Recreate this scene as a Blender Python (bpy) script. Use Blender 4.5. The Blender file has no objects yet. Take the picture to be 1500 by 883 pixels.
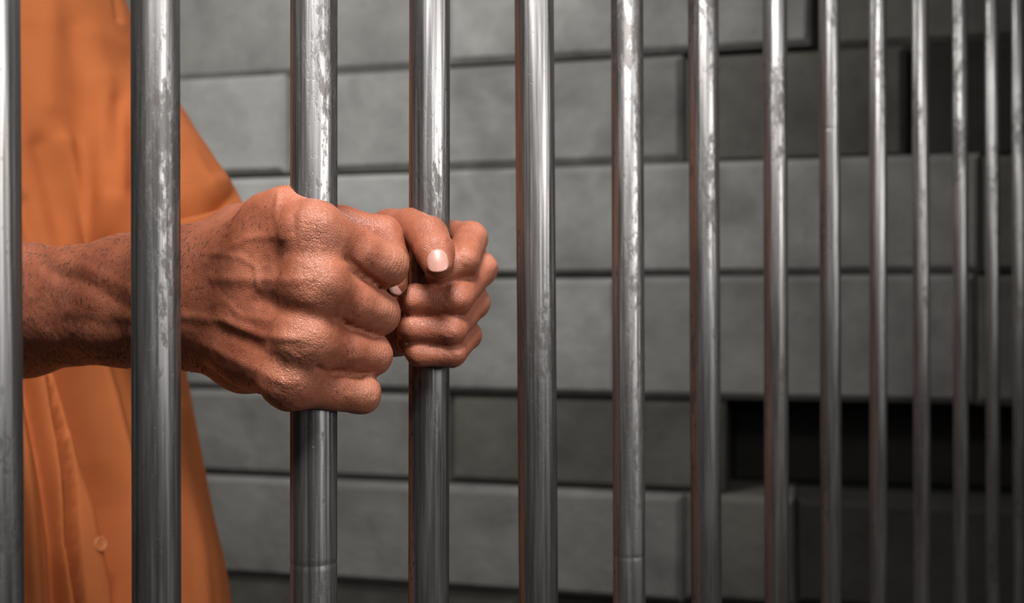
import bpy, math, random
import numpy as np
from mathutils import Vector, Matrix
random.seed(7); rng = np.random.default_rng(7)

# ------------------------------------------------------------------ camera, world, lights, exposure
F = 1650.0            # focal length in pixels of the 1500x883 frame
H = 1.20              # camera height above the floor (m)
scene = bpy.context.scene
col = scene.collection
cam_d = bpy.data.cameras.new('camera'); cam = bpy.data.objects.new('camera', cam_d); col.objects.link(cam)
cam.location = (0, 0, H); cam.rotation_euler = (math.pi / 2, 0, 0)
cam_d.sensor_width = 36.0; cam_d.lens = 36.0 * F / 1500.0; cam_d.clip_start = 0.01
cam_d.dof.use_dof = True; cam_d.dof.focus_distance = 0.52; cam_d.dof.aperture_fstop = 9.6
scene.camera = cam

w = bpy.data.worlds.new('world'); scene.world = w; w.use_nodes = True
w.node_tree.nodes['Background'].inputs[0].default_value = (0.88, 0.95, 1.0, 1)
w.node_tree.nodes['Background'].inputs[1].default_value = 0.014

def area(name, loc, target, sx, sy, power, color=(1, 1, 1), spread=180):
    d = bpy.data.lights.new(name, 'AREA'); d.shape = 'RECTANGLE'; d.size = sx; d.size_y = sy
    d.energy = power; d.color = color; d.spread = math.radians(spread)
    o = bpy.data.objects.new(name, d); col.objects.link(o); o.location = loc
    o.rotation_euler = (Vector(target) - Vector(loc)).to_track_quat('-Z', 'Y').to_euler()
    return o
area('corridor_lamp', (-0.05, -0.02, H + 0.92), (-0.14, 0.56, H), 0.40, 0.30, 10.6, (1.0, 0.98, 0.96), 120)
area('corridor_side_lamp', (1.25, -0.35, H + 0.45), (0.05, 0.65, H), 0.8, 0.6, 3.6, (1.0, 0.97, 0.95), 90)
area('cell_ceiling_lamp', (-0.50, 1.45, H + 0.95), (-0.38, 2.3, H + 0.15), 0.7, 0.3, 15.5, (1.0, 0.98, 0.95))
vs = scene.view_settings
vs.view_transform = 'Standard'; vs.look = 'None'; vs.gamma = 1.0; vs.exposure = 0.0
vs.use_curve_mapping = False

# ------------------------------------------------------------------ helpers
def P(u, v, Z):
    """pixel of the photograph + depth in mm -> point in mm (x right, y up, z away)"""
    return np.array([(u - 750.0) * Z / F, (441.5 - v) * Z / F, Z])
def W(p):
    """mm (x right, y up, z away) -> world metres"""
    p = np.asarray(p, float)
    return np.stack([p[..., 0], p[..., 2], p[..., 1]], -1) / 1000.0 + np.array([0, 0, H])

def mesh_obj(name, verts, faces, mat, parent=None, smooth=True, kind=None):
    m = bpy.data.meshes.new(name)
    m.from_pydata([tuple(v) for v in verts], [], [tuple(f) for f in faces])
    m.materials.append(mat)
    if smooth: m.polygons.foreach_set('use_smooth', [True] * len(m.polygons))
    m.update()
    o = bpy.data.objects.new(name, m); col.objects.link(o)
    if parent: o.parent = parent
    if kind: o['kind'] = kind
    return o
def quad_mesh(name, V, Q):
    m = bpy.data.meshes.new(name)
    m.vertices.add(len(V)); m.vertices.foreach_set('co', np.ascontiguousarray(V, np.float32).ravel())
    m.loops.add(len(Q) * 4); m.loops.foreach_set('vertex_index', np.ascontiguousarray(Q, np.int32).ravel())
    m.polygons.add(len(Q)); m.polygons.foreach_set('loop_start', np.arange(0, len(Q) * 4, 4, dtype=np.int32))
    m.polygons.foreach_set('use_smooth', np.ones(len(Q), bool))
    m.update(calc_edges=True); m.validate()
    return m
def subdivided(m, levels):
    o = bpy.data.objects.new('tmp', m); col.objects.link(o)
    s = o.modifiers.new('s', 'SUBSURF'); s.levels = levels; s.render_levels = levels
    dg = bpy.context.evaluated_depsgraph_get(); dg.update()
    r = bpy.data.meshes.new_from_object(o.evaluated_get(dg))
    bpy.data.objects.remove(o); bpy.data.meshes.remove(m)
    return r
def get_vn(m):
    n = len(m.vertices); a = np.empty(n * 3, np.float32); m.vertices.foreach_get('co', a)
    b = np.empty(n * 3, np.float32); m.vertices.foreach_get('normal', b)
    return a.reshape(-1, 3).astype(float), b.reshape(-1, 3).astype(float)
def set_co(m, V):
    m.vertices.foreach_set('co', np.ascontiguousarray(V, np.float32).ravel()); m.update()
def set_attr(m, name, a):
    at = m.attributes.new(name, 'FLOAT', 'POINT'); at.data.foreach_set('value', np.ascontiguousarray(a, np.float32))

# ---- signed distance modelling: round cones blended smoothly, surface extracted with surface nets
def smin(a, b, k):
    h = np.maximum(k - np.abs(a - b), 0.0) / k
    return np.minimum(a, b) - h * h * k * 0.25
def cone_d(p, a, b, r1, r2):
    ab = b - a; t = np.clip(((p - a) @ ab) / max(ab @ ab, 1e-9), 0, 1)
    return np.linalg.norm(p - a - t[..., None] * ab, axis=-1) - (r1 + (r2 - r1) * t)
class Grid:
    def __init__(s, lo, hi, h):
        s.lo = np.array(lo, float); s.h = h
        s.n = np.ceil((np.array(hi, float) - s.lo) / h).astype(int) + 1
    def new(s): return np.full(s.n, 25.0)
    def box(s, mn, mx):
        i0 = np.clip(np.floor((mn - s.lo) / s.h).astype(int), 0, s.n - 1)
        i1 = np.clip(np.ceil((mx - s.lo) / s.h).astype(int) + 1, 1, s.n)
        sl = tuple(slice(a, b) for a, b in zip(i0, i1))
        ax = [s.lo[k] + s.h * np.arange(i0[k], i1[k]) for k in range(3)]
        return sl, np.stack(np.meshgrid(*ax, indexing='ij'), -1)
    def cones(s, prims, k, D=None):
        D = s.new() if D is None else D
        for a, b, r1, r2 in prims:
            m = max(r1, r2) + k + 6
            sl, pts = s.box(np.minimum(a, b) - m, np.maximum(a, b) + m)
            if pts.size: D[sl] = smin(D[sl], cone_d(pts, a, b, r1, r2), k)
        return D
    def mesh(s, D):
        S = D < 0
        nx, ny, nz = s.n
        cnt = np.zeros((nx - 1, ny - 1, nz - 1), np.int8)
        for dx in (0, 1):
            for dy in (0, 1):
                for dz in (0, 1): cnt += S[dx:nx - 1 + dx, dy:ny - 1 + dy, dz:nz - 1 + dz]
        C = np.argwhere((cnt > 0) & (cnt < 8))
        idx = -np.ones(cnt.shape, np.int64); idx[tuple(C.T)] = np.arange(len(C))
        acc = np.zeros((len(C), 3)); num = np.zeros(len(C))
        cor = [np.array(c) for c in np.ndindex(2, 2, 2)]
        for c in cor:
            for ax in range(3):
                if c[ax]: continue
                e = c.copy(); e[ax] = 1
                d0 = D[tuple((C + c).T)]; d1 = D[tuple((C + e).T)]
                m = (d0 < 0) != (d1 < 0)
                t = d0[m] / (d0[m] - d1[m])
                pt = np.tile(c.astype(float), (m.sum(), 1)); pt[:, ax] += t
                acc[m] += pt; num[m] += 1
        V = s.lo + s.h * (C + acc / num[:, None])
        Q = []
        for ax in range(3):
            a1, a2 = [(1, 2), (2, 0), (0, 1)][ax]
            sl0 = [slice(None)] * 3; sl1 = [slice(None)] * 3
            sl0[ax] = slice(0, -1); sl1[ax] = slice(1, None)
            E = np.argwhere(S[tuple(sl0)] != S[tuple(sl1)])
            E = E[(E[:, a1] > 0) & (E[:, a2] > 0) & (E[:, a1] < s.n[a1] - 1) & (E[:, a2] < s.n[a2] - 1)]
            flip = S[tuple(E.T)]
            o1 = np.zeros(3, int); o1[a1] = 1; o2 = np.zeros(3, int); o2[a2] = 1
            q = np.stack([idx[tuple((E - o1 - o2).T)], idx[tuple((E - o2).T)], idx[tuple(E.T)], idx[tuple((E - o1).T)]], 1)
            q[~flip] = q[~flip][:, ::-1]
            Q.append(q)
        return V, np.concatenate(Q)
def relax(V, Q, it=2, lam=0.5, mu=-0.52):
    n = len(V); e = np.concatenate([Q[:, [0, 1]], Q[:, [1, 2]], Q[:, [2, 3]], Q[:, [3, 0]]])
    for k in range(it * 2):
        s = np.zeros_like(V); c = np.zeros(n)
        for ax in range(3):
            s[:, ax] = np.bincount(e[:, 0], V[e[:, 1], ax], n) + np.bincount(e[:, 1], V[e[:, 0], ax], n)
        c = np.bincount(e[:, 0], minlength=n) + np.bincount(e[:, 1], minlength=n)
        V = V + (lam if k % 2 == 0 else mu) * (s / c[:, None] - V)
    return V
def poly_dist(u, v, pts):
    d = np.full(u.shape, 1e9)
    pts = [np.array(p, float) for p in pts]
    if len(pts) == 1: return np.hypot(u - pts[0][0], v - pts[0][1])
    for a, b in zip(pts[:-1], pts[1:]):
        ab = b - a; t = np.clip(((u - a[0]) * ab[0] + (v - a[1]) * ab[1]) / (ab @ ab), 0, 1)
        d = np.minimum(d, np.hypot(u - a[0] - t * ab[0], v - a[1] - t * ab[1]))
    return d
def vnoise(p, seed):
    """smooth value noise in mm space, vectorised"""
    i = np.floor(p).astype(np.int64); f = p - i; f = f * f * (3 - 2 * f)
    def hsh(a):
        n = (a[:, 0] * 73856093) ^ (a[:, 1] * 19349663) ^ (a[:, 2] * 83492791) ^ (seed * 2654435761)
        n = (n ^ (n >> 13)) * 1274126177
        return ((n & 0xffff) / 32767.5) - 1
    r = 0
    for c in np.ndindex(2, 2, 2):
        wgt = np.prod([f[:, k] if c[k] else 1 - f[:, k] for k in range(3)], 0)
        r = r + wgt * hsh(i + np.array(c))
    return r

# ------------------------------------------------------------------ materials
def mat(name):
    m = bpy.data.materials.new(name); m.use_nodes = True
    nt = m.node_tree; b = nt.nodes['Principled BSDF']
    return m, nt, b
def nd(nt, t, **kw):
    n = nt.nodes.new(t)
    for k, v in kw.items():
        if k.startswith('i_'): n.inputs[k[2:].replace('_', ' ')].default_value = v
        else: setattr(n, k, v)
    return n
def coords(nt, scale=(1, 1, 1), rnd=False):
    tc = nd(nt, 'ShaderNodeTexCoord'); mp = nd(nt, 'ShaderNodeMapping'); mp.inputs['Scale'].default_value = scale
    nt.links.new(tc.outputs['Object'], mp.inputs['Vector'])
    if rnd:
        oi = nd(nt, 'ShaderNodeObjectInfo'); ml = nd(nt, 'ShaderNodeMath', operation='MULTIPLY'); ml.inputs[1].default_value = 37.0
        nt.links.new(oi.outputs['Random'], ml.inputs[0])
        cb = nd(nt, 'ShaderNodeCombineXYZ')
        for k in range(3): nt.links.new(ml.outputs[0], cb.inputs[k])
        nt.links.new(cb.outputs[0], mp.inputs['Location'])
    return mp.outputs[0]
def noise(nt, vec, scale, detail=4, rough=0.55):
    n = nd(nt, 'ShaderNodeTexNoise'); n.inputs['Scale'].default_value = scale; n.inputs['Detail'].default_value = detail
    n.inputs['Roughness'].default_value = rough; nt.links.new(vec, n.inputs['Vector']); return n.outputs[0]
def ramp(nt, fac, stops):
    r = nd(nt, 'ShaderNodeValToRGB'); e = r.color_ramp.elements
    while len(e) < len(stops): e.new(0.5)
    for el, (p, c) in zip(e, stops):
        el.position = p; el.color = tuple(c) + (1,) if len(c) == 3 else c
    nt.links.new(fac, r.inputs[0]); return r.outputs[0]
def mixc(nt, fac, a, b, mode='MIX'):
    n = nd(nt, 'ShaderNodeMix', data_type='RGBA', blend_type=mode)
    for s, x in ((0, fac), (6, a), (7, b)):
        if isinstance(x, (int, float)): n.inputs[s].default_value = x
        elif isinstance(x, tuple): n.inputs[s].default_value = x if len(x) == 4 else x + (1,)
        else: nt.links.new(x, n.inputs[s])
    return n.outputs[2]
def math_n(nt, op, a, b=None):
    n = nd(nt, 'ShaderNodeMath', operation=op)
    for s, x in ((0, a), (1, b)):
        if x is None: continue
        if isinstance(x, (int, float)): n.inputs[s].default_value = x
        else: nt.links.new(x, n.inputs[s])
    return n.outputs[0]
def bump(nt, h, dist, strength=1.0, prev=None):
    n = nd(nt, 'ShaderNodeBump'); n.inputs['Distance'].default_value = dist; n.inputs['Strength'].default_value = strength
    nt.links.new(h, n.inputs['Height'])
    if prev is not None: nt.links.new(prev, n.inputs['Normal'])
    return n.outputs[0]
def attr(nt, name):
    n = nd(nt, 'ShaderNodeAttribute'); n.attribute_name = name; return n.outputs['Fac']
G3 = lambda v: (v, v, v)

def steel_material():
    m, nt, b = mat('worn_steel')
    streak = coords(nt, (1, 1, 0.025), True); plain = coords(nt, (1, 1, 0.4), True)
    s1 = noise(nt, streak, 520, 3, 0.6); s0 = noise(nt, streak, 150, 2)
    s2 = noise(nt, plain, 330, 6, 0.7); s3 = noise(nt, plain, 900, 3); big = noise(nt, plain, 26, 4, 0.6)
    base = ramp(nt, s1, [(0.3, (0.23, 0.222, 0.218)), (0.5, (0.34, 0.332, 0.327)), (0.72, (0.47, 0.46, 0.455))])
    spots = ramp(nt, math_n(nt, 'ADD', math_n(nt, 'MULTIPLY', s2, 0.5), math_n(nt, 'MULTIPLY', big, 0.62)), [(0.585, G3(0.0)), (0.64, G3(1.0))])
    pits = ramp(nt, s3, [(0.68, G3(0.0)), (0.72, G3(1.0))])
    dirt = math_n(nt, 'MAXIMUM', math_n(nt, 'MULTIPLY', spots, 0.72), math_n(nt, 'MULTIPLY', pits, 0.6))
    nt.links.new(mixc(nt, dirt, base, (0.10, 0.09, 0.085)), b.inputs['Base Color'])
    b.inputs['Metallic'].default_value = 0.95
    b.inputs['Specular Tint'].default_value = (0.35, 0.34, 0.34, 1)
    rg = math_n(nt, 'ADD', math_n(nt, 'MULTIPLY', s1, 0.20), 0.29)
    nt.links.new(math_n(nt, 'ADD', rg, math_n(nt, 'MULTIPLY', dirt, 0.2)), b.inputs['Roughness'])
    n0 = bump(nt, s0, 0.0022, 0.55); n1 = bump(nt, s1, 0.0003, 0.5, n0); n2 = bump(nt, math_n(nt, 'MULTIPLY', dirt, -1.0), 0.0001, 0.5, n1)
    nt.links.new(n2, b.inputs['Normal'])
    return m
def block_material(name, lo, hi):
    m, nt, b = mat(name)
    c = coords(nt, (1, 1, 1), True)
    n1 = noise(nt, c, 3.2, 5, 0.6); n2 = noise(nt, c, 14, 5, 0.6); n3 = noise(nt, c, 160, 4)
    k = math_n(nt, 'ADD', math_n(nt, 'MULTIPLY', n1, 0.65), math_n(nt, 'MULTIPLY', n2, 0.35))
    cr = ramp(nt, k, [(0.36, lo), (0.62, hi)])
    blot = ramp(nt, noise(nt, c, 7, 2), [(0.6, G3(0.0)), (0.72, G3(1.0))])
    nt.links.new(mixc(nt, math_n(nt, 'MULTIPLY', blot, 0.45), cr, tuple(x * 0.45 for x in lo)), b.inputs['Base Color'])
    b.inputs['Roughness'].default_value = 0.9
    nt.links.new(bump(nt, n3, 0.003, 0.6, bump(nt, n2, 0.012, 0.5)), b.inputs['Normal'])
    return m
def skin_material(fine=True):
    m, nt, b = mat('skin')
    c = coords(nt)
    n1 = noise(nt, c, 45, 4); n2 = noise(nt, c, 260, 4); n3 = noise(nt, c, 900, 3)
    base = ramp(nt, n1, [(0.3, (0.27, 0.078, 0.040)), (0.52, (0.375, 0.121, 0.066)), (0.75, (0.45, 0.162, 0.096))])
    base = mixc(nt, math_n(nt, 'MULTIPLY', ramp(nt, n2, [(0.5, G3(0.0)), (0.75, G3(1.0))]), 0.35), base, (0.27, 0.095, 0.05))
    base = mixc(nt, attr(nt, 'pale'), base, (0.52, 0.235, 0.15))
    base = mixc(nt, attr(nt, 'red'), base, (0.30, 0.085, 0.045))
    wr = nd(nt, 'ShaderNodeTexVoronoi', feature='DISTANCE_TO_EDGE'); wr.inputs['Scale'].default_value = 520
    wm = nd(nt, 'ShaderNodeMapping'); nt.links.new(mixc(nt, 0.012, c, nt.nodes.new('ShaderNodeTexNoise').outputs[1]), wm.inputs['Vector'])
    nt.links.new(wm.outputs[0], wr.inputs['Vector'])
    crease = ramp(nt, wr.outputs[0], [(0.0, G3(0.0)), (0.13, G3(1.0))])
    wr2 = nd(nt, 'ShaderNodeTexVoronoi', feature='DISTANCE_TO_EDGE'); wr2.inputs['Scale'].default_value = 1150
    nt.links.new(c, wr2.inputs['Vector'])
    pores = ramp(nt, wr2.outputs[0], [(0.0, G3(0.0)), (0.2, G3(1.0))])
    kn = attr(nt, 'knuckle')
    n_a = bump(nt, n2, 0.0007, 0.45)
    n_b = bump(nt, pores, 0.00022, 0.5, n_a)
    n_c = nd(nt, 'ShaderNodeBump'); n_c.inputs['Distance'].default_value = 0.00014
    nt.links.new(crease, n_c.inputs['Height']); nt.links.new(n_b, n_c.inputs['Normal']); nt.links.new(kn, n_c.inputs['Strength'])
    nt.links.new(n_c.outputs[0], b.inputs['Normal'])
    inv = math_n(nt, 'MULTIPLY', math_n(nt, 'SUBTRACT', 1.0, crease), math_n(nt, 'MULTIPLY', kn, 0.12))
    nt.links.new(mixc(nt, inv, base, (0.20, 0.065, 0.035)), b.inputs['Base Color'])
    nt.links.new(math_n(nt, 'ADD', math_n(nt, 'MULTIPLY', n3, 0.2), 0.32), b.inputs['Roughness'])
    b.inputs['Subsurface Weight'].default_value = 0.12
    b.inputs['Subsurface Radius'].default_value = (1.0, 0.35, 0.2); b.inputs['Subsurface Scale'].default_value = 0.003
    b.inputs['Specular IOR Level'].default_value = 0.5
    return m
def plain_material(name, c, rough=0.5, var=0.0, scale=50):
    m, nt, b = mat(name)
    v = coords(nt); k = noise(nt, v, scale, 4)
    nt.links.new(ramp(nt, k, [(0.3, tuple(x * (1 - var) for x in c)), (0.7, tuple(min(1, x * (1 + var)) for x in c))]), b.inputs['Base Color'])
    b.inputs['Roughness'].default_value = rough
    return m
def cloth_material():
    m, nt, b = mat('orange_cotton')
    v = coords(nt); k = noise(nt, v, 14, 4); fine = noise(nt, v, 1400, 2)
    nt.links.new(ramp(nt, k, [(0.3, (0.43, 0.124, 0.040)), (0.7, (0.53, 0.160, 0.054))]), b.inputs['Base Color'])
    b.inputs['Roughness'].default_value = 0.85; b.inputs['Specular IOR Level'].default_value = 0.08
    nt.links.new(bump(nt, fine, 0.0005, 0.3), b.inputs['Normal'])
    return m
M_steel = steel_material(); M_skin = skin_material(); M_cloth = cloth_material()
M_block = block_material('grey_concrete', (0.145, 0.143, 0.135), (0.30, 0.297, 0.285))
M_block_m = block_material('darker_grey_concrete', (0.115, 0.114, 0.108), (0.215, 0.212, 0.20))  # a step darker than the main grey blocks
M_block_l = block_material('pale_concrete', (0.21, 0.208, 0.20), (0.35, 0.347, 0.335))
M_block_d = block_material('shade_toned_concrete', (0.055, 0.053, 0.047), (0.12, 0.115, 0.10))  # light falloff to the right and below, painted in as block colour
M_block_b = block_material('deep_shade_concrete', (0.010, 0.010, 0.009), (0.03, 0.028, 0.025))  # deepest shade of the wall's right side painted as near-black block colour
M_mortar = plain_material('mortar', (0.10, 0.097, 0.09), 0.95, 0.3, 30)
M_floor = plain_material('floor_concrete', (0.12, 0.118, 0.11), 0.8, 0.25, 6)
M_nail = plain_material('fingernail', (0.47, 0.24, 0.19), 0.36, 0.06, 300)
M_hair = plain_material('body_hair', (0.03, 0.014, 0.010), 0.6, 0.2, 300)
M_trouser = plain_material('orange_trousers', (0.52, 0.16, 0.04), 0.85, 0.15, 20)
M_button = plain_material('button', (0.47, 0.145, 0.05), 0.4, 0.05, 100)

# ------------------------------------------------------------------ setting: floor, block wall
def box_verts(x0, x1, y0, y1, z0, z1):
    return [(x0, y0, z0), (x1, y0, z0), (x1, y1, z0), (x0, y1, z0), (x0, y0, z1), (x1, y0, z1), (x1, y1, z1), (x0, y1, z1)]
BOXF = [(0, 3, 2, 1), (4, 5, 6, 7), (0, 1, 5, 4), (1, 2, 6, 5), (2, 3, 7, 6), (3, 0, 4, 7)]
floor = mesh_obj('floor', box_verts(-3.2, 3.2, -2.0, 3.4, -0.1, 0), BOXF, M_floor, smooth=False)
floor['kind'] = 'structure'; floor['label'] = 'dark grey concrete floor of the cell and corridor'

# wall plane: depth falls slightly to the right
WX0, WZ0, WS = 0.0, 2.24, -0.25
wang = math.atan(WS)
wall = mesh_obj('wall_back', box_verts(-2.6, 1.25, 0.30, 0.42, 0, 2.5), BOXF, M_mortar, smooth=False)
wall.location = (WX0, WZ0, 0); wall.rotation_euler = (0, 0, wang)
wall['kind'] = 'structure'; wall['label'] = 'grey concrete block wall behind the bars'
# joints measured on the photograph where the wall is 2.27 m away
def wz(v, Z=2.26): return H + (441.5 - v) * Z / F
levels = [0.0] + [wz(v) for v in (1010, 862, 711, 577, 405, 247, 92, -70, -235, -400)]
levels[0] = 0.0
levels = sorted(levels + [0.14, 0.30])
rowdefs = {}
def wx(u):   # pixel column -> coordinate along the wall
    k = (u - 750.0) / F
    X = k * WZ0 / (1 - k * WS)
    return X / math.cos(wang)
def block(x0, x1, z0, z1, back, m):
    g = 0.0008; dep = 0.30 - back - 0.001; r = 0.012
    z0 += rng.uniform(-.004, .004); z1 += rng.uniform(-.004, .004)
    a = []
    for (dx, y) in ((0, dep + back), (0, back + r), (r, back)):
        for (x, z) in ((x0 + g + dx, z0 + g + dx), (x1 - g - dx, z0 + g + dx), (x1 - g - dx, z1 - g - dx), (x0 + g + dx, z1 - g - dx)):
            a.append((x + rng.uniform(-.0015, .0015), y, z + rng.uniform(-.0015, .0015)))
    f = []
    for k in (0, 4):
        for i in range(4):
            j = (i + 1) % 4; f.append((k + i, k + j, k + 4 + j, k + 4 + i))
    f.append((8, 9, 10, 11)); f.append((3, 2, 1, 0))
    cx, cz = (x0 + x1) / 2, (z0 + z1) / 2
    o = mesh_obj('concrete_block', [(p[0] - cx, p[1], p[2] - cz) for p in a], f, m, wall, smooth=False)
    o.location = (cx, 0, cz)
    return o
XL, XR = -2.55, 1.22
zt = {v: wz(v) for v in (1010, 862, 711, 577, 405, 247, 92, -70)}
def course(z0, z1, cuts, styles):
    xs = [XL] + [wx(u) for u in cuts] + [XR]
    for (a, b), (bk, m) in zip(zip(xs[:-1], xs[1:]), styles):
        block(a, b, z0, z1, bk, m)
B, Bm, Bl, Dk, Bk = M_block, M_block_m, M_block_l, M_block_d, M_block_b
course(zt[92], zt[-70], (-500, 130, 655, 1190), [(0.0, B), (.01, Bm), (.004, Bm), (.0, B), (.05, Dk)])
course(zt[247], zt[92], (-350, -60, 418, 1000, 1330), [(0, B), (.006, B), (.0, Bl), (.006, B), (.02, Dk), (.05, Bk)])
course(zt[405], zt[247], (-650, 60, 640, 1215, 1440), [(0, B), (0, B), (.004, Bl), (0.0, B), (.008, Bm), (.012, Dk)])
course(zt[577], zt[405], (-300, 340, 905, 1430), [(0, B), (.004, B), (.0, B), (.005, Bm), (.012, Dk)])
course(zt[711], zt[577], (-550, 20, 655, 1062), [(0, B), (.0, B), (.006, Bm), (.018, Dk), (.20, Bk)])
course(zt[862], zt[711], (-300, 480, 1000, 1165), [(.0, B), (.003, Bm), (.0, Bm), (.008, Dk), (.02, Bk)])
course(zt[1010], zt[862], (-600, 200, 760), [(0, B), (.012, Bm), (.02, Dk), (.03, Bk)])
z = zt[1010]; n = 0
while z > 0.05:
    z0 = max(0.0, z - 0.2); n += 1
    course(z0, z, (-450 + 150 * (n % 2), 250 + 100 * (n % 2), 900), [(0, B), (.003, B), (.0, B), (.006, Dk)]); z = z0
z = zt[-70]; n = 0
while z < 2.45:
    z1 = min(2.5, z + 0.21); n += 1
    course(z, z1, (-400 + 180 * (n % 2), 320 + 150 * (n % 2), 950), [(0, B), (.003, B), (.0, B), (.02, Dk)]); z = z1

# ------------------------------------------------------------------ barred cell front
grille = bpy.data.objects.new('cell_grille', None); col.objects.link(grille)
grille['label'] = 'row of worn round steel cell bars gripped by two hands'; grille['category'] = 'cell bars'
BARS = [  # centre x at the top of the frame, at the bottom, width in pixels
    (-12, -6, 85), (227.5, 229.5, 73), (460, 459.5, 69.5), (629.5, 628, 60), (782.5, 789, 57.5), (918.5, 922, 47.5),
    (1030, 1035, 45), (1135, 1138, 36), (1214.5, 1218, 31), (1286, 1287, 26), (1348, 1351, 25), (1406, 1408, 22.5), (1453, 1455, 20.5), (1491, 1494, 19)]
def bar_depth(u):
    k = (u - 750.0) / F
    return 622.5 / (1 - 1.25 * k)      # the row of bars is one straight line in plan
BZ = []
TOP = 2.45
for i, (ut, ub, wd) in enumerate(BARS):
    um = (ut + ub) / 2; Z = bar_depth(um) / 1000; BZ.append(Z * 1000)
    R = wd * 0.5 * Z / F
    R = R / math.sqrt(1 + ((um - 750) / F) ** 2)
    xt, xb = (ut - 750) * Z / F, (ub - 750) * Z / F
    half = 441.5 * Z / F
    tilt = (xt - xb) / (2 * half)
    x_at0 = (xt + xb) / 2 - tilt * H
    prof = [(0, R)]
    groove = {2: 822, 5: 812, 8: 190}.get(i)
    if groove:
        gz = H + (441.5 - groove) * Z / F
        prof += [(gz - .006, R), (gz - .003, R), (gz - .0012, R * .998), (gz - .0004, R * .984), (gz + .0004, R * .984), (gz + .0012, R * .998), (gz + .003, R), (gz + .006, R)]
    prof += [(TOP, R)]
    N = 64; vs_, fs_ = [], []
    for (zz, rr) in prof:
        for k in range(N):
            a = 2 * math.pi * k / N; vs_.append((rr * math.cos(a), rr * math.sin(a), zz))
    for q in range(len(prof) - 1):
        for k in range(N):
            j = (k + 1) % N; fs_.append((q * N + k, q * N + j, (q + 1) * N + j, (q + 1) * N + k))
    fs_.append(tuple(range(N - 1, -1, -1))); fs_.append(tuple(range((len(prof) - 1) * N, len(prof) * N)))
    o = mesh_obj('bar', vs_, fs_, M_steel, grille)
    o.location = (x_at0, Z, 0); o.rotation_euler = (0, math.atan(tilt), 0)

# ------------------------------------------------------------------ person
person = bpy.data.objects.new('person', None); col.objects.link(person)
person['label'] = 'person in an orange button shirt gripping two steel bars with both hands'
person['category'] = 'person'
def chain(pts, rs): return [(pts[i], pts[i + 1], rs[i], rs[i + 1]) for i in range(len(pts) - 1)]
def lerp(a, b, t): return a + (b - a) * t

# ---- right hand (back of the hand towards the corridor), gripping bar 2
R_MCP = [P(461, 341, 489), P(463, 418, 486), P(448, 498, 488), P(427, 558, 493)]
R_PIP = [P(566, 388, 514), P(554, 459, 520), P(545, 520, 519), P(529, 577, 513)]
R_DIP = [P(505, 398, 541), P(500, 458, 545), P(498, 515, 545), P(490, 570, 540)]
R_TIP = [P(445, 396, 536), P(440, 452, 538), P(440, 508, 538), P(440, 560, 534)]
R_R = [(11.7, 11.0, 9.9, 8.4, 7.0), (11.6, 10.8, 9.9, 8.4, 7.2), (11.0, 10.0, 9.2, 8.0, 7.0), (10.6, 9.6, 8.7, 7.2, 6.4)]
R_CAR = [P(305, 380, 553), P(300, 410, 551), P(296, 447, 553), P(294, 482, 557)]
R_fore = P(15, 456, 654)
R_elbow_a, R_elbow_b = P(-170, 440, 752), P(-170, 500, 752)
def build_right():
    G = Grid((-312, -75, 455), (-28, 70, 700), 1.85)
    palm = []
    for m, c, p, r in zip(R_MCP, R_CAR, R_PIP, R_R):
        palm += chain([c, lerp(c, m, .5), m, lerp(m, p, .16)], [13.8, 11.8, r[0] - .3, r[1] - .6])
    for i in range(3):      # skin bridging neighbouring knuckles and the shafts behind them
        palm += [(R_MCP[i], R_MCP[i + 1], 8.6, 8.6), (lerp(R_CAR[i], R_MCP[i], .6), lerp(R_CAR[i + 1], R_MCP[i + 1], .6), 9.6, 9.6)]
    back = np.array([0, 0, 16.0])
    for i in range(3):      # palm flesh behind the metacarpals
        palm += chain([lerp(R_CAR[i], R_CAR[i + 1], .5) + back * .6, lerp(R_MCP[i], R_MCP[i + 1], .5) + np.array([-12, 0, 16.0])], [15, 9.5])
    palm += chain([P(310, 490, 575), P(360, 520, 560), P(415, 545, 525)], [17, 17, 12])           # hypothenar
    palm += chain([P(300, 395, 580), P(352, 345, 570), P(440, 318, 540)], [16, 14, 10])           # thumb metacarpal
    palm += chain([P(345, 365, 548), P(395, 322, 522), P(420, 309, 511), P(452, 328, 497)], [11, 10.8, 9.2, 8.2])        # first interosseous
    wrist = chain([P(295, 408, 556), P(265, 405, 566), P(190, 412, 592), P(35, 431, 645), R_elbow_a], [19, 21.2, 21.8, 26, 33])
    wrist += chain([P(295, 452, 560), P(265, 466, 568), P(190, 468, 594), P(35, 478, 647), R_elbow_b], [20, 20.6, 21.8, 26, 33])
    Dp = G.cones(palm, 10.0); Dw = G.cones(wrist, 16.0)
    Dp = smin(Dp, Dw, 14.0)
    prox = G.cones([(m, p, r[1] + .2, r[2]) for m, p, r in zip(R_MCP, R_PIP, R_R)], 1.0)
    Dp = smin(Dp, prox, 3.5)
    Df = G.new()
    for m, p, d, t, r in zip(R_MCP, R_PIP, R_DIP, R_TIP, R_R):
        f = G.cones(chain([m, lerp(m, p, .55), p, d, t], r), 2.5); Df = smin(Df, f, 1.0)
    th = G.cones(chain([P(440, 318, 540), P(500, 330, 546), P(560, 345, 546), P(572, 385, 543), P(575, 412, 541)], [10, 9.3, 9.6, 9.0, 7.8]), 3.0)
    Df = smin(Df, th, 1.0)
    D = smin(Dp, Df, 1.5)
    V, Q = G.mesh(D)
    return relax(V, Q, 2), Q
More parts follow.
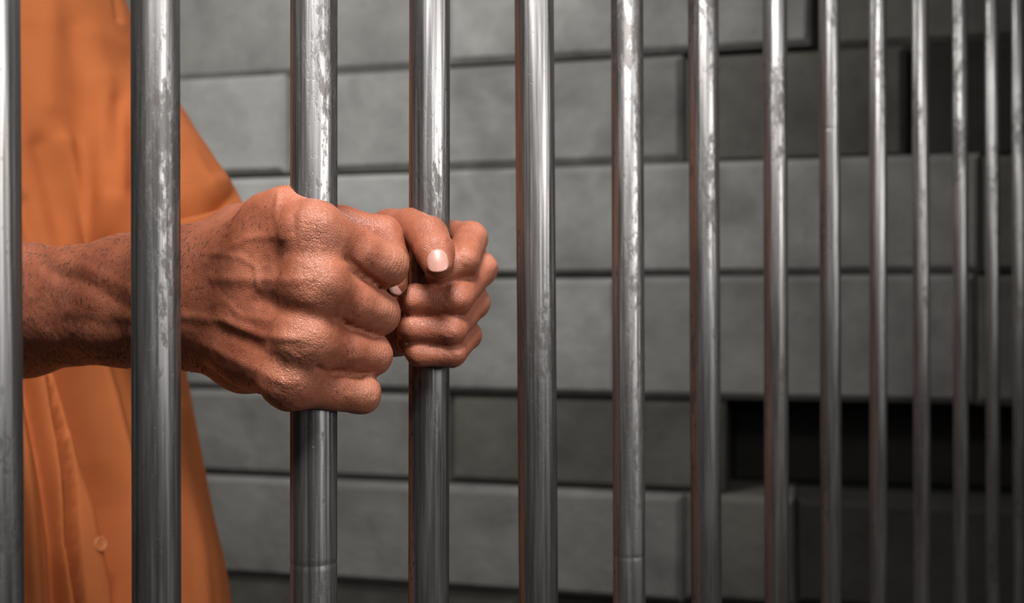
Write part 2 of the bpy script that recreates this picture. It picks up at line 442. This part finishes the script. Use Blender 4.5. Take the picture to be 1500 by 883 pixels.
R_FEAT = [  # points (px), width (px), height (mm): knuckles, tendons, veins and hollows of the back of the hand
    ([(474, 325)], 18, 1.0), ([(478, 410)], 19, 1.1), ([(460, 496)], 17, 1.0), ([(430, 560)], 15, 0.5),
    ([(440, 372), (465, 372), (505, 380)], 10, -0.5), ([(385, 440), (420, 455), (490, 470)], 12, -1.1),
    ([(330, 486), (365, 502), (418, 536), (462, 545)], 12, -0.9), ([(436, 292), (428, 312), (428, 338)], 8, -0.9),
    ([(270, 463), (326, 470), (382, 492), (440, 496)], 8, 0.8), ([(300, 505), (350, 530), (415, 560)], 8, 0.6),
    ([(310, 408), (380, 410), (450, 410)], 8, 0.5), ([(312, 372), (360, 350), (405, 345)], 7, 0.4),
    ([(318, 372), (350, 376), (374, 390), (379, 420)], 6, 0.4), ([(330, 440), (352, 462), (395, 470)], 6, 0.3),
    ([(408, 285), (404, 315), (412, 350)], 5, 0.6),
    ([(52, 362), (72, 398), (132, 418), (186, 450), (230, 470)], 10, -0.75), ([(60, 350), (95, 385), (140, 398), (195, 425)], 10, 0.6),
    ([(36, 470), (80, 500), (150, 508), (250, 500)], 14, 0.6), ([(100, 470), (190, 478)], 10, -0.5), ([(30, 520), (190, 512), (262, 505)], 12, -0.5),
    ([(540, 343), (522, 372)], 12, -0.5), ([(528, 430), (514, 455)], 11, -0.5), ([(518, 498), (508, 530)], 10, -0.5),
    ([(582, 380)], 16, 0.7), ([(568, 455)], 16, 0.7), ([(558, 516)], 14, 0.6), ([(542, 573)], 14, 0.5),
    ([(511, 380), (530, 398), (560, 420)], 5, -1.0), ([(497, 467), (515, 481), (550, 494)], 5, -1.0), ([(468, 541), (490, 547), (530, 551)], 5, -1.0),
]
def finish_arm(name, V, Q, feats, near_limit, mm_pts, shells, levels=2):
    m = subdivided(quad_mesh(name, V, Q), levels)
    V, N = get_vn(m)
    u = 750 + F * V[:, 0] / V[:, 2]; v = 441.5 - F * V[:, 1] / V[:, 2]
    view = V / np.linalg.norm(V, axis=1)[:, None]
    face = np.clip(-(N * view).sum(1) * 2.0, 0, 1) * near_limit(u, V[:, 2])
    disp = np.zeros(len(V))
    for pts, wd, amp in feats:
        disp += amp * np.exp(-(poly_dist(u, v, pts) / wd) ** 2)
    disp *= face
    disp += 0.22 * vnoise(V / 7.0, 3) + 0.10 * vnoise(V / 2.6, 5)
    warp = V + 0.9 * np.stack([vnoise(V / 4.0, 51), vnoise(V / 4.0, 52), vnoise(V / 4.0, 53)], 1)
    for c, r, a, pl in mm_pts:                     # creased skin over the knuckles
        g = a * np.exp(-(np.linalg.norm(V - c, axis=1) / r) ** 2)
        i = g > 0.05
        rid = np.exp(-(vnoise(warp[i] / np.array([3.2, 1.9, 3.2]), 41) / 0.13) ** 2) + 0.7 * np.exp(-(vnoise(warp[i] / np.array([1.6, 3.0, 1.6]), 43) / 0.12) ** 2)
        disp[i] -= 0.11 * g[i] * rid
    for o, c, r, wl, amp in shells:                # parallel lines across a bent joint
        g = np.exp(-(np.linalg.norm(V - c, axis=1) / r) ** 2); i = g > 0.05
        d = np.linalg.norm(warp[i] - o, axis=1)
        disp[i] -= amp * g[i] * np.clip(np.cos(d * 2 * np.pi / wl) - 0.3, 0, 1)
    V = V + N * disp[:, None]
    set_co(m, W(V))
    kn = np.zeros(len(V)); pale = np.zeros(len(V)); red = np.zeros(len(V))
    for c, r, a, pl in mm_pts:
        g = np.exp(-(np.linalg.norm(V - c, axis=1) / r) ** 2); kn = np.maximum(kn, a * g); pale = np.maximum(pale, pl * g)
    red = np.clip(0.35 + 0.6 * vnoise(V / 22.0, 11), 0, 1) * 0.35
    set_attr(m, 'knuckle', np.clip(kn, 0.12, 1)); set_attr(m, 'pale', pale); set_attr(m, 'red', red)
    return m, V, N, u, v, face
toward = lambda c, d: c - d * c / np.linalg.norm(c)
V, Q = build_right()
rk = [(toward(c, 13), 12, 0.9, 0.30) for c in R_MCP] + [(c + np.array([6, 2, -6]), 10, 0.3, 0.50) for c in R_PIP]
m_r, Vr, Nr, ur, vr, fr = finish_arm('right_arm', V, Q, R_FEAT, lambda u, Z: (Z < np.where(u > 300, 535, 900)).astype(float), rk,
    [(m, c + np.array([6, 1, -6]), 10, 1.9, 0.2) for m, c in zip(R_MCP, R_PIP)])

# ---- left hand (thumb and curled fingers towards the corridor), gripping bar 3
L_MCP = [P(636, 352, 601), P(640, 402, 602), P(636, 452, 602), P(628, 497, 600)]
L_PIP = [P(689, 349, 580), P(703, 394, 582), P(694, 443, 581), P(684, 491, 578)]
L_DIP = [P(677, 383, 557), P(668, 437, 553), P(660, 483, 553), P(662, 517, 557)]
L_TIP = [P(646, 399, 552), P(604, 438, 551), P(603, 481, 552), P(614, 518, 554)]
L_END = [P(640, 400, 566), P(600, 444, 570), P(598, 484, 570), P(596, 501, 556)]
L_R = [(9.8, 9.2, 8.7, 8.2, 7.2), (9.8, 9.2, 8.8, 8.2, 7.2), (9.4, 8.6, 8.2, 7.6, 6.8), (8.8, 7.8, 7.3, 6.9, 6.2)]
L_CAR = [P(520, 372, 655), P(520, 396, 662), P(520, 425, 662), P(520, 450, 655)]
L_elbow = P(300, 420, 880)
def build_left():
    G = Grid((-290, -75, 515), (0, 80, 920), 1.45)
    palm = []
    for m, c, p, r in zip(L_MCP, L_CAR, L_PIP, L_R):
        palm += chain([c, lerp(c, m, .5), m, lerp(m, p, .3)], [12.5, 10, r[0], r[1] - 1])
    for i in range(3):
        palm += chain([lerp(L_CAR[i], L_CAR[i + 1], .5) + np.array([0, 0, -10.]), lerp(L_MCP[i], L_MCP[i + 1], .5) + np.array([-16, 0, -3.])], [14, 9])
    palm += chain([P(530, 450, 640), P(575, 480, 590), P(598, 490, 580)], [16, 14, 11])        # heel of the palm
    palm += chain([P(522, 385, 640), P(546, 352, 610), P(572, 336, 584)], [15, 13, 10.6])       # thumb metacarpal
    palm += chain([P(560, 350, 600), P(600, 350, 603)], [10, 9])
    wrist = chain([P(525, 395, 652), P(505, 398, 680), P(420, 405, 765), L_elbow + np.array([0, 8, 0])], [19, 20, 25, 33])
    wrist += chain([P(525, 428, 652), P(505, 430, 680), P(420, 428, 765), L_elbow + np.array([0, -8, 0])], [19, 20, 25, 33])
    D = smin(G.cones(palm, 6.0), G.cones(wrist, 14.0), 12.0)
    D = smin(D, G.cones([(m, p, r[1], r[2]) for m, p, r in zip(L_MCP, L_PIP, L_R)], 1.0), 4.0)
    Df = G.new()
    for m, p, d, t, e, r in zip(L_MCP, L_PIP, L_DIP, L_TIP, L_END, L_R):
        f = G.cones(chain([m, lerp(m, p, .55), p, d, t, e], r + (r[4] * .85,)), 2.5); Df = smin(Df, f, 0.8)
    th = G.cones(chain([P(572, 336, 584), P(602, 333, 566), P(627, 346, 550), P(637, 368, 541), P(641, 386, 537)], [10.6, 9.4, 9.6, 9.2, 7.8]), 3.0)
    D = smin(D, th, 4.0) * 0.35 + smin(D, th, 1.2) * 0.65
    D = smin(D, Df, 1.0)
    V, Q = G.mesh(D)
    return relax(V, Q, 2), Q
L_FEAT = [([(690, 376)], 13, 0.9), ([(672, 440)], 14, 1.0), ([(662, 487)], 12, 0.9), ([(674, 520)], 11, 0.8),
          ([(706, 343)], 11, 0.7), ([(722, 390)], 11, 0.7), ([(632, 326)], 12, 0.8),
          ([(655, 415), (690, 405)], 5, -0.6), ([(662, 352), (668, 362)], 6, -1.0)]
V, Q = build_left()
lk = [(toward(c, 8), 9, 0.4, 0.2) for c in L_DIP] + [(c + np.array([6, 2, -3]), 9, 0.4, 0.2) for c in L_PIP] + [(toward(P(630, 330, 548), 8), 9, 0.8, 0.15)]
m_l, Vl, Nl, ul, vl, fl = finish_arm('left_arm', V, Q, L_FEAT, lambda u, Z: (Z < 600).astype(float), lk,
    [(m, toward(c, 7), 7, 1.6, 0.2) for m, c in zip(L_PIP, L_DIP)] + [(P(600, 333, 566), P(630, 338, 541), 8, 1.9, 0.3)], levels=1)

# ---- hidden rest of the body: torso, neck, head, upper arms and legs in one blended surface
FD = np.array([0.85, 0, -0.527])        # where the person faces (across the bars)
SD = np.array([0.527, 0, 0.85])         # from the right to the left shoulder
TC = np.array([-488.0, 0, 985.0])       # torso axis
UP = np.array([0, 1.0, 0])
R_SH = TC - 185 * SD + 270 * UP; L_SH = P(120, 73, 1090)
R_EL = (R_elbow_a + R_elbow_b) / 2
def build_body():
    G = Grid((-760, -1195, 600), (-60, 720, 1330), 9.0)
    hip = -330 * UP
    b = []
    for s in (-1, 1):
        b += chain([TC + s * 85 * SD + 215 * UP, TC + s * 75 * SD + hip * .3, TC + s * 75 * SD + hip], [95, 92, 100])
        b += chain([TC + s * 85 * SD + hip, TC + s * 95 * SD - 720 * UP + FD * 8, TC + s * 100 * SD - 1110 * UP], [88, 58, 42])
        b += chain([TC + s * 100 * SD - 1150 * UP - FD * 30, TC + s * 112 * SD - 1160 * UP + FD * 150], [42, 32])
        b += chain([TC + s * 60 * SD + 300 * UP, (R_SH if s < 0 else L_SH)], [52, 44])
    b += chain([R_SH, R_EL, R_fore], [56, 37, 29]); b += chain([L_SH, L_elbow], [42, 36])
    b += chain([TC + 260 * UP, TC + 400 * UP + FD * 15], [70, 56])
    hc = TC + 520 * UP + FD * 30
    b += [(hc + 30 * UP - FD * 12, hc + 30 * UP + FD * 12, 82, 80), (hc + 20 * UP + FD * 10, hc - 62 * UP + FD * 52, 70, 36)]
    b += [(hc + 12 * UP + FD * 92, hc - 18 * UP + FD * 106, 9, 14)]
    for s in (-1, 1): b += [(hc + s * 84 * SD + 12 * UP, hc + s * 82 * SD - 22 * UP, 13, 9)]
    D = G.cones(b, 26.0)
    V, Q = G.mesh(D)
    return V, Q, hc
V, Q, hc = build_body()
m_b = quad_mesh('torso', V, Q); Vb, Nb = get_vn(m_b)
# body pulled in under the clothes
inside = np.where((Vb[:, 1] < 300) & (Vb[:, 1] > -1110), 6.0, 0.0)
inside = np.where((Vb[:, 1] > -45) & (Vb[:, 1] < 45) & (Vb[:, 2] < 760), 0.0, inside)
set_co(m_b, W(Vb - Nb * inside[:, None]))
for nme, val in (('knuckle', .1), ('pale', 0.), ('red', .1)): set_attr(m_b, nme, np.full(len(Vb), val))
import bmesh
bm = bmesh.new()
for m in (m_r, m_l, m_b): bm.from_mesh(m)
mb = bpy.data.meshes.new('body'); bm.to_mesh(mb); bm.free()
mb.polygons.foreach_set('use_smooth', np.ones(len(mb.polygons), bool)); mb.materials.append(M_skin)
body = bpy.data.objects.new('body', mb); col.objects.link(body); body.parent = person
body['label'] = 'brown skinned forearms and hands closed around the bars'

# ---- hair on the head, short hairs on the right forearm, hand and fingers
def build_headhair():
    G = Grid(hc - 150, hc + np.array([150, 180, 150]), 7.0)
    D = G.cones([(hc + 42 * UP - FD * 26, hc + 44 * UP + FD * 4, 84, 82), (hc - 10 * UP - FD * 40, hc + 40 * UP - FD * 20, 60, 80)], 14.0)
    V, Q = G.mesh(D); return quad_mesh('hair', W(V), Q)
mh = build_headhair(); mh.materials.append(M_hair)
o = bpy.data.objects.new('hair', mh); col.objects.link(o); o.parent = person; o['label'] = 'short dark hair'
def arm_hairs(V, N, u, v, face):
    ok = (face > 0.15) & (v > 300) & (V[:, 2] < 680)
    dens = np.where(u < 300, 1.0, np.where(u < 420, 0.35, 0.0))
    for c in R_PIP:
        uu, vv = 750 + F * c[0] / c[2], 441.5 - F * c[1] / c[2]
        dens = np.maximum(dens, 2.2 * np.exp(-(np.hypot(u - uu + 30, v - vv + 2) / 17) ** 2))
    dens = dens * ok * (0.6 + 0.4 * vnoise(V / 9.0, 21))
    dens = np.clip(dens, 0, None); dens /= dens.sum()
    pick = rng.choice(len(V), 2600, replace=False, p=dens)
    vs_, fs_ = [], []
    for i in pick:
        p = V[i]; n = N[i]
        d = np.array([-0.15, -1.0, 0.1]) if u[i] < 420 else np.array([0.8, -0.6, 0.3])
        d = d + rng.normal(0, .22, 3); d -= n * (d @ n); d /= np.linalg.norm(d) + 1e-9
        L = rng.uniform(1.2, 2.9) * (0.8 if u[i] > 420 else 1.0); s = np.cross(n, d); r = 0.115 if u[i] < 420 else 0.07
        a0 = p - n * .1; a1 = p + d * L * .55 + n * .22; a2 = p + d * L + n * .12
        k = len(vs_)
        for q, rr in ((a0, r), (a1, r * .8)):
            vs_ += [q + s * rr, q - s * rr, q + n * rr * 1.2]
        vs_.append(a2)
        fs_ += [(k, k + 1, k + 4, k + 3), (k + 1, k + 2, k + 5, k + 4), (k + 2, k, k + 3, k + 5), (k + 3, k + 4, k + 6), (k + 4, k + 5, k + 6), (k + 5, k + 3, k + 6)]
    ho = mesh_obj('arm_hair', W(np.array(vs_)), fs_, M_hair, person, smooth=False, kind='stuff')
    ho['label'] = 'fine dark hairs on forearm and hand'
arm_hairs(Vr, Nr, ur, vr, fr)

# ---- fingernails
def nail(c, axis, normal, wd, ln, curve_r):
    axis = axis / np.linalg.norm(axis); normal = normal - axis * (normal @ axis); normal /= np.linalg.norm(normal)
    side = np.cross(axis, normal); nu, nv = 12, 14
    vs_, fs_ = [], []
    for layer in (0.0, -0.55):
        for j in range(nv + 1):
            t = j / nv * 2 - 1
            e = abs(t) ** 3.2
            half = wd / 2 * (1 - 0.30 * e - (0.12 * max(0, -t)))
            for i in range(nu + 1):
                s = (i / nu * 2 - 1); a = s * half / curve_r
                rim = 0.5 * max(0, abs(s) - .8) / .2 * 0.4
                q = c + side * math.sin(a) * curve_r + normal * (curve_r * (math.cos(a) - 1) + layer - rim - 0.35 * t * t - 0.25 * max(0, -t)) \
                    + axis * (t * ln / 2 - 0.10 * ln * s * s * (1 if t > 0 else -0.6) * abs(t))
                vs_.append(q)
    n1 = (nu + 1) * (nv + 1)
    for j in range(nv):
        for i in range(nu):
            a = j * (nu + 1) + i
            fs_.append((a, a + 1, a + nu + 2, a + nu + 1)); fs_.append((n1 + a + nu + 1, n1 + a + nu + 2, n1 + a + 1, n1 + a))
    rimi = [i for i in range(nu + 1)] + [(j + 1) * (nu + 1) - 1 for j in range(1, nv + 1)] + [nv * (nu + 1) + i for i in range(nu - 1, -1, -1)] + [j * (nu + 1) for j in range(nv - 1, 0, -1)]
    for a, b in zip(rimi, rimi[1:] + rimi[:1]): fs_.append((b, a, n1 + a, n1 + b))
    return mesh_obj('fingernail', W(np.array(vs_)), fs_, M_nail, person)
ax = P(642, 400, 533) - P(637, 362, 537)
nail(P(641, 381, 528.6), ax, np.array([0.05, 0.12, -1.0]), 11.0, 11.6, 8.5)['label'] = 'pale thumbnail of the hand on the further bar'
nail(P(583, 413, 535), np.array([0.12, -1, 0.0]), np.array([0.8, 0, -0.55]), 10.5, 12.5, 8.0)
nail(P(596, 501, 549.5), np.array([0.1, -1, 0.2]), np.array([-0.3, 0.1, -1.0]), 4.6, 6.0, 5.0)

# ---- orange shirt
def build_shirt():
    G = Grid((-720, -420, 640), (-80, 330, 1290), 4.0)
    sl, pts = G.box(G.lo, G.lo + G.n * G.h)
    y = pts[..., 1]
    q = pts - TC
    a = q @ FD; s = q @ SD
    ys = [-420, -330, -250, -150, 0, 120, 220, 290]
    fr = np.interp(y, ys, [242, 232, 218, 198, 176, 166, 156, 130])      # front reach
    bk = np.interp(y, ys, [150, 145, 138, 130, 128, 126, 118, 100])
    hw = np.interp(y, ys, [260, 250, 238, 216, 190, 180, 172, 140])
    ea = np.where(a > 0, a / fr, a / bk)
    rr = np.sqrt(ea ** 2 + (s / hw) ** 2)
    D = (rr - 1) * 115
    D = np.maximum(D, y - 300); D = np.maximum(D, -400 - y)
    D = np.minimum(D, 25.0)
    el = lerp(L_SH, L_elbow, .93); er = lerp(R_SH, R_EL, .72)
    Ds = G.cones([(L_SH, el, 50, 60)], 5.0)
    # open hem on the sleeve: cut beyond the hem plane
    for A, Bp, rr0 in ((R_SH - UP * 10, er, 76),):
        Ds = smin(Ds, G.cones([(A, Bp, rr0, 60)], 5.0), 5.0)
    D = smin(D, Ds, 26.0)
    V, Q = G.mesh(D); return relax(V, Q, 3), Q
V, Q = build_shirt()
m = subdivided(quad_mesh('shirt', V, Q), 1)
V, N = get_vn(m)
u = 750 + F * V[:, 0] / V[:, 2]; v = 441.5 - F * V[:, 1] / V[:, 2]
view = V / np.linalg.norm(V, axis=1)[:, None]
face = np.clip(-(N * view).sum(1) * 2.5, 0, 1)
S_FEAT = [
    ([(80, 470), (108, 580), (136, 680), (160, 745), (186, 850), (200, 960)], 15, -36), ([(118, 470), (150, 580), (176, 680), (198, 780), (226, 960)], 15, 14),
    ([(30, 500), (52, 600), (72, 700), (86, 790), (92, 900)], 11, -20), ([(14, 560), (34, 660), (44, 760), (52, 900)], 12, 8), ([(92, 640), (100, 760), (108, 900)], 7, 4),
    ([(58, 215), (82, 300), (104, 400)], 17, -4), ([(95, 210), (116, 300), (134, 400)], 15, 6),
    ([(170, -30), (177, 25)], 6, -6), ([(178, 150), (172, 270)], 15, -6), ([(150, 120), (148, 400)], 20, 4), ([(30, 300), (60, 390)], 14, -5),
    ([(230, 318), (300, 300), (350, 286)], 10, -16), ([(265, 330), (320, 312), (360, 296)], 8, 4), ([(245, 285), (300, 274), (330, 264)], 10, 5), ([(285, 225), (310, 262)], 8, 2),
    ([(75, 0), (70, 150)], 20, 3), ([(112, 40), (122, 190)], 20, -3), ([(262, 600), (285, 760), (300, 920)], 12, 4),
]
disp = np.zeros(len(V))
for pts, wd, amp in S_FEAT: disp += amp * np.exp(-(poly_dist(u, v, pts) / wd) ** 2)
# button placket: the cloth steps up along its edge
pv = [-200, 200, 545, 600, 650, 700, 800, 883, 1000]; pu = [88, 84, 80, 88, 96, 102, 111, 121, 135]
edge = u - np.interp(v, pv, pu)
step = np.clip(edge / 2.4 + 0.5, 0, 1) * np.clip((75 - edge) / 50, 0, 1)
disp += 5.0 * step * np.clip((v - 380) / 120, 0, 1) - 24.0 * np.exp(-((edge + 5) / 4.5) ** 2) * np.clip((v - 420) / 120, 0, 1)
disp *= face
disp += 3.0 * vnoise(V / np.array([55., 120, 55]), 31) + 1.0 * vnoise(V / np.array([22., 45, 22]), 33)
V = V + N * disp[:, None]
set_co(m, W(V)); m.materials.clear(); m.materials.append(M_cloth)
shirt = bpy.data.objects.new('shirt', m); col.objects.link(shirt); shirt.parent = person
shirt['label'] = 'orange cotton button shirt with loose folds'
def surf_at(uu, vv):
    d = np.hypot(u - uu, v - vv) + (face < .1) * 1e3
    i = np.argsort(d)[:6]; return V[i].mean(0), N[i].mean(0)
def button(uu, vv, r):
    c, n = surf_at(uu, vv); n = n / np.linalg.norm(n)
    s1 = np.cross(n, UP); s1 /= np.linalg.norm(s1); s2 = np.cross(n, s1)
    prof = [(r, -0.6), (r, 0.6), (r * .92, 1.3), (r * .80, 1.5), (r * .66, 1.0), (r * .3, .9)]
    vs_, fs_ = [], []; Nn = 28
    for rr, hh in prof:
        for k in range(Nn):
            a = 2 * math.pi * k / Nn; vs_.append(c + n * (hh + .9) + s1 * rr * math.cos(a) + s2 * rr * math.sin(a))
    for q in range(len(prof) - 1):
        for k in range(Nn): fs_.append((q * Nn + k, q * Nn + (k + 1) % Nn, (q + 1) * Nn + (k + 1) % Nn, (q + 1) * Nn + k))
    fs_.append(tuple(range((len(prof) - 1) * Nn, len(prof) * Nn)))
    b = mesh_obj('button', W(np.array(vs_)), fs_, M_button, shirt)
    st = []
    for dx in (-1, 1): st.append(c + n * 2.2 + s2 * dx * r * .28)
    t = np.cross(n, s2) * .5; q = [st[0] + t, st[0] - t, st[1] - t, st[1] + t]
    vs2 = q + [x - n * .9 for x in q]
    mesh_obj('thread', W(np.array(vs2)), [(0, 1, 2, 3), (0, 4, 5, 1), (1, 5, 6, 2), (2, 6, 7, 3), (3, 7, 4, 0), (7, 6, 5, 4)], M_cloth, b, smooth=False)
button(142, 797, 6.0)

# ---- trousers (below the frame)
def build_trousers():
    G = Grid((-760, -1120, 640), (-80, -300, 1330), 11.0)
    b = []
    for s in (-1, 1):
        b += chain([TC + s * 75 * SD - 370 * UP, TC + s * 90 * SD - 480 * UP, TC + s * 95 * SD - 720 * UP + FD * 8, TC + s * 100 * SD - 1070 * UP], [118, 108, 80, 66])
    D = G.cones(b, 30.0)
    V, Q = G.mesh(D); return quad_mesh('trousers', W(V), Q)
mt = build_trousers(); mt.materials.append(M_trouser)
o = bpy.data.objects.new('trousers', mt); col.objects.link(o); o.parent = person; o['label'] = 'plain orange trousers'
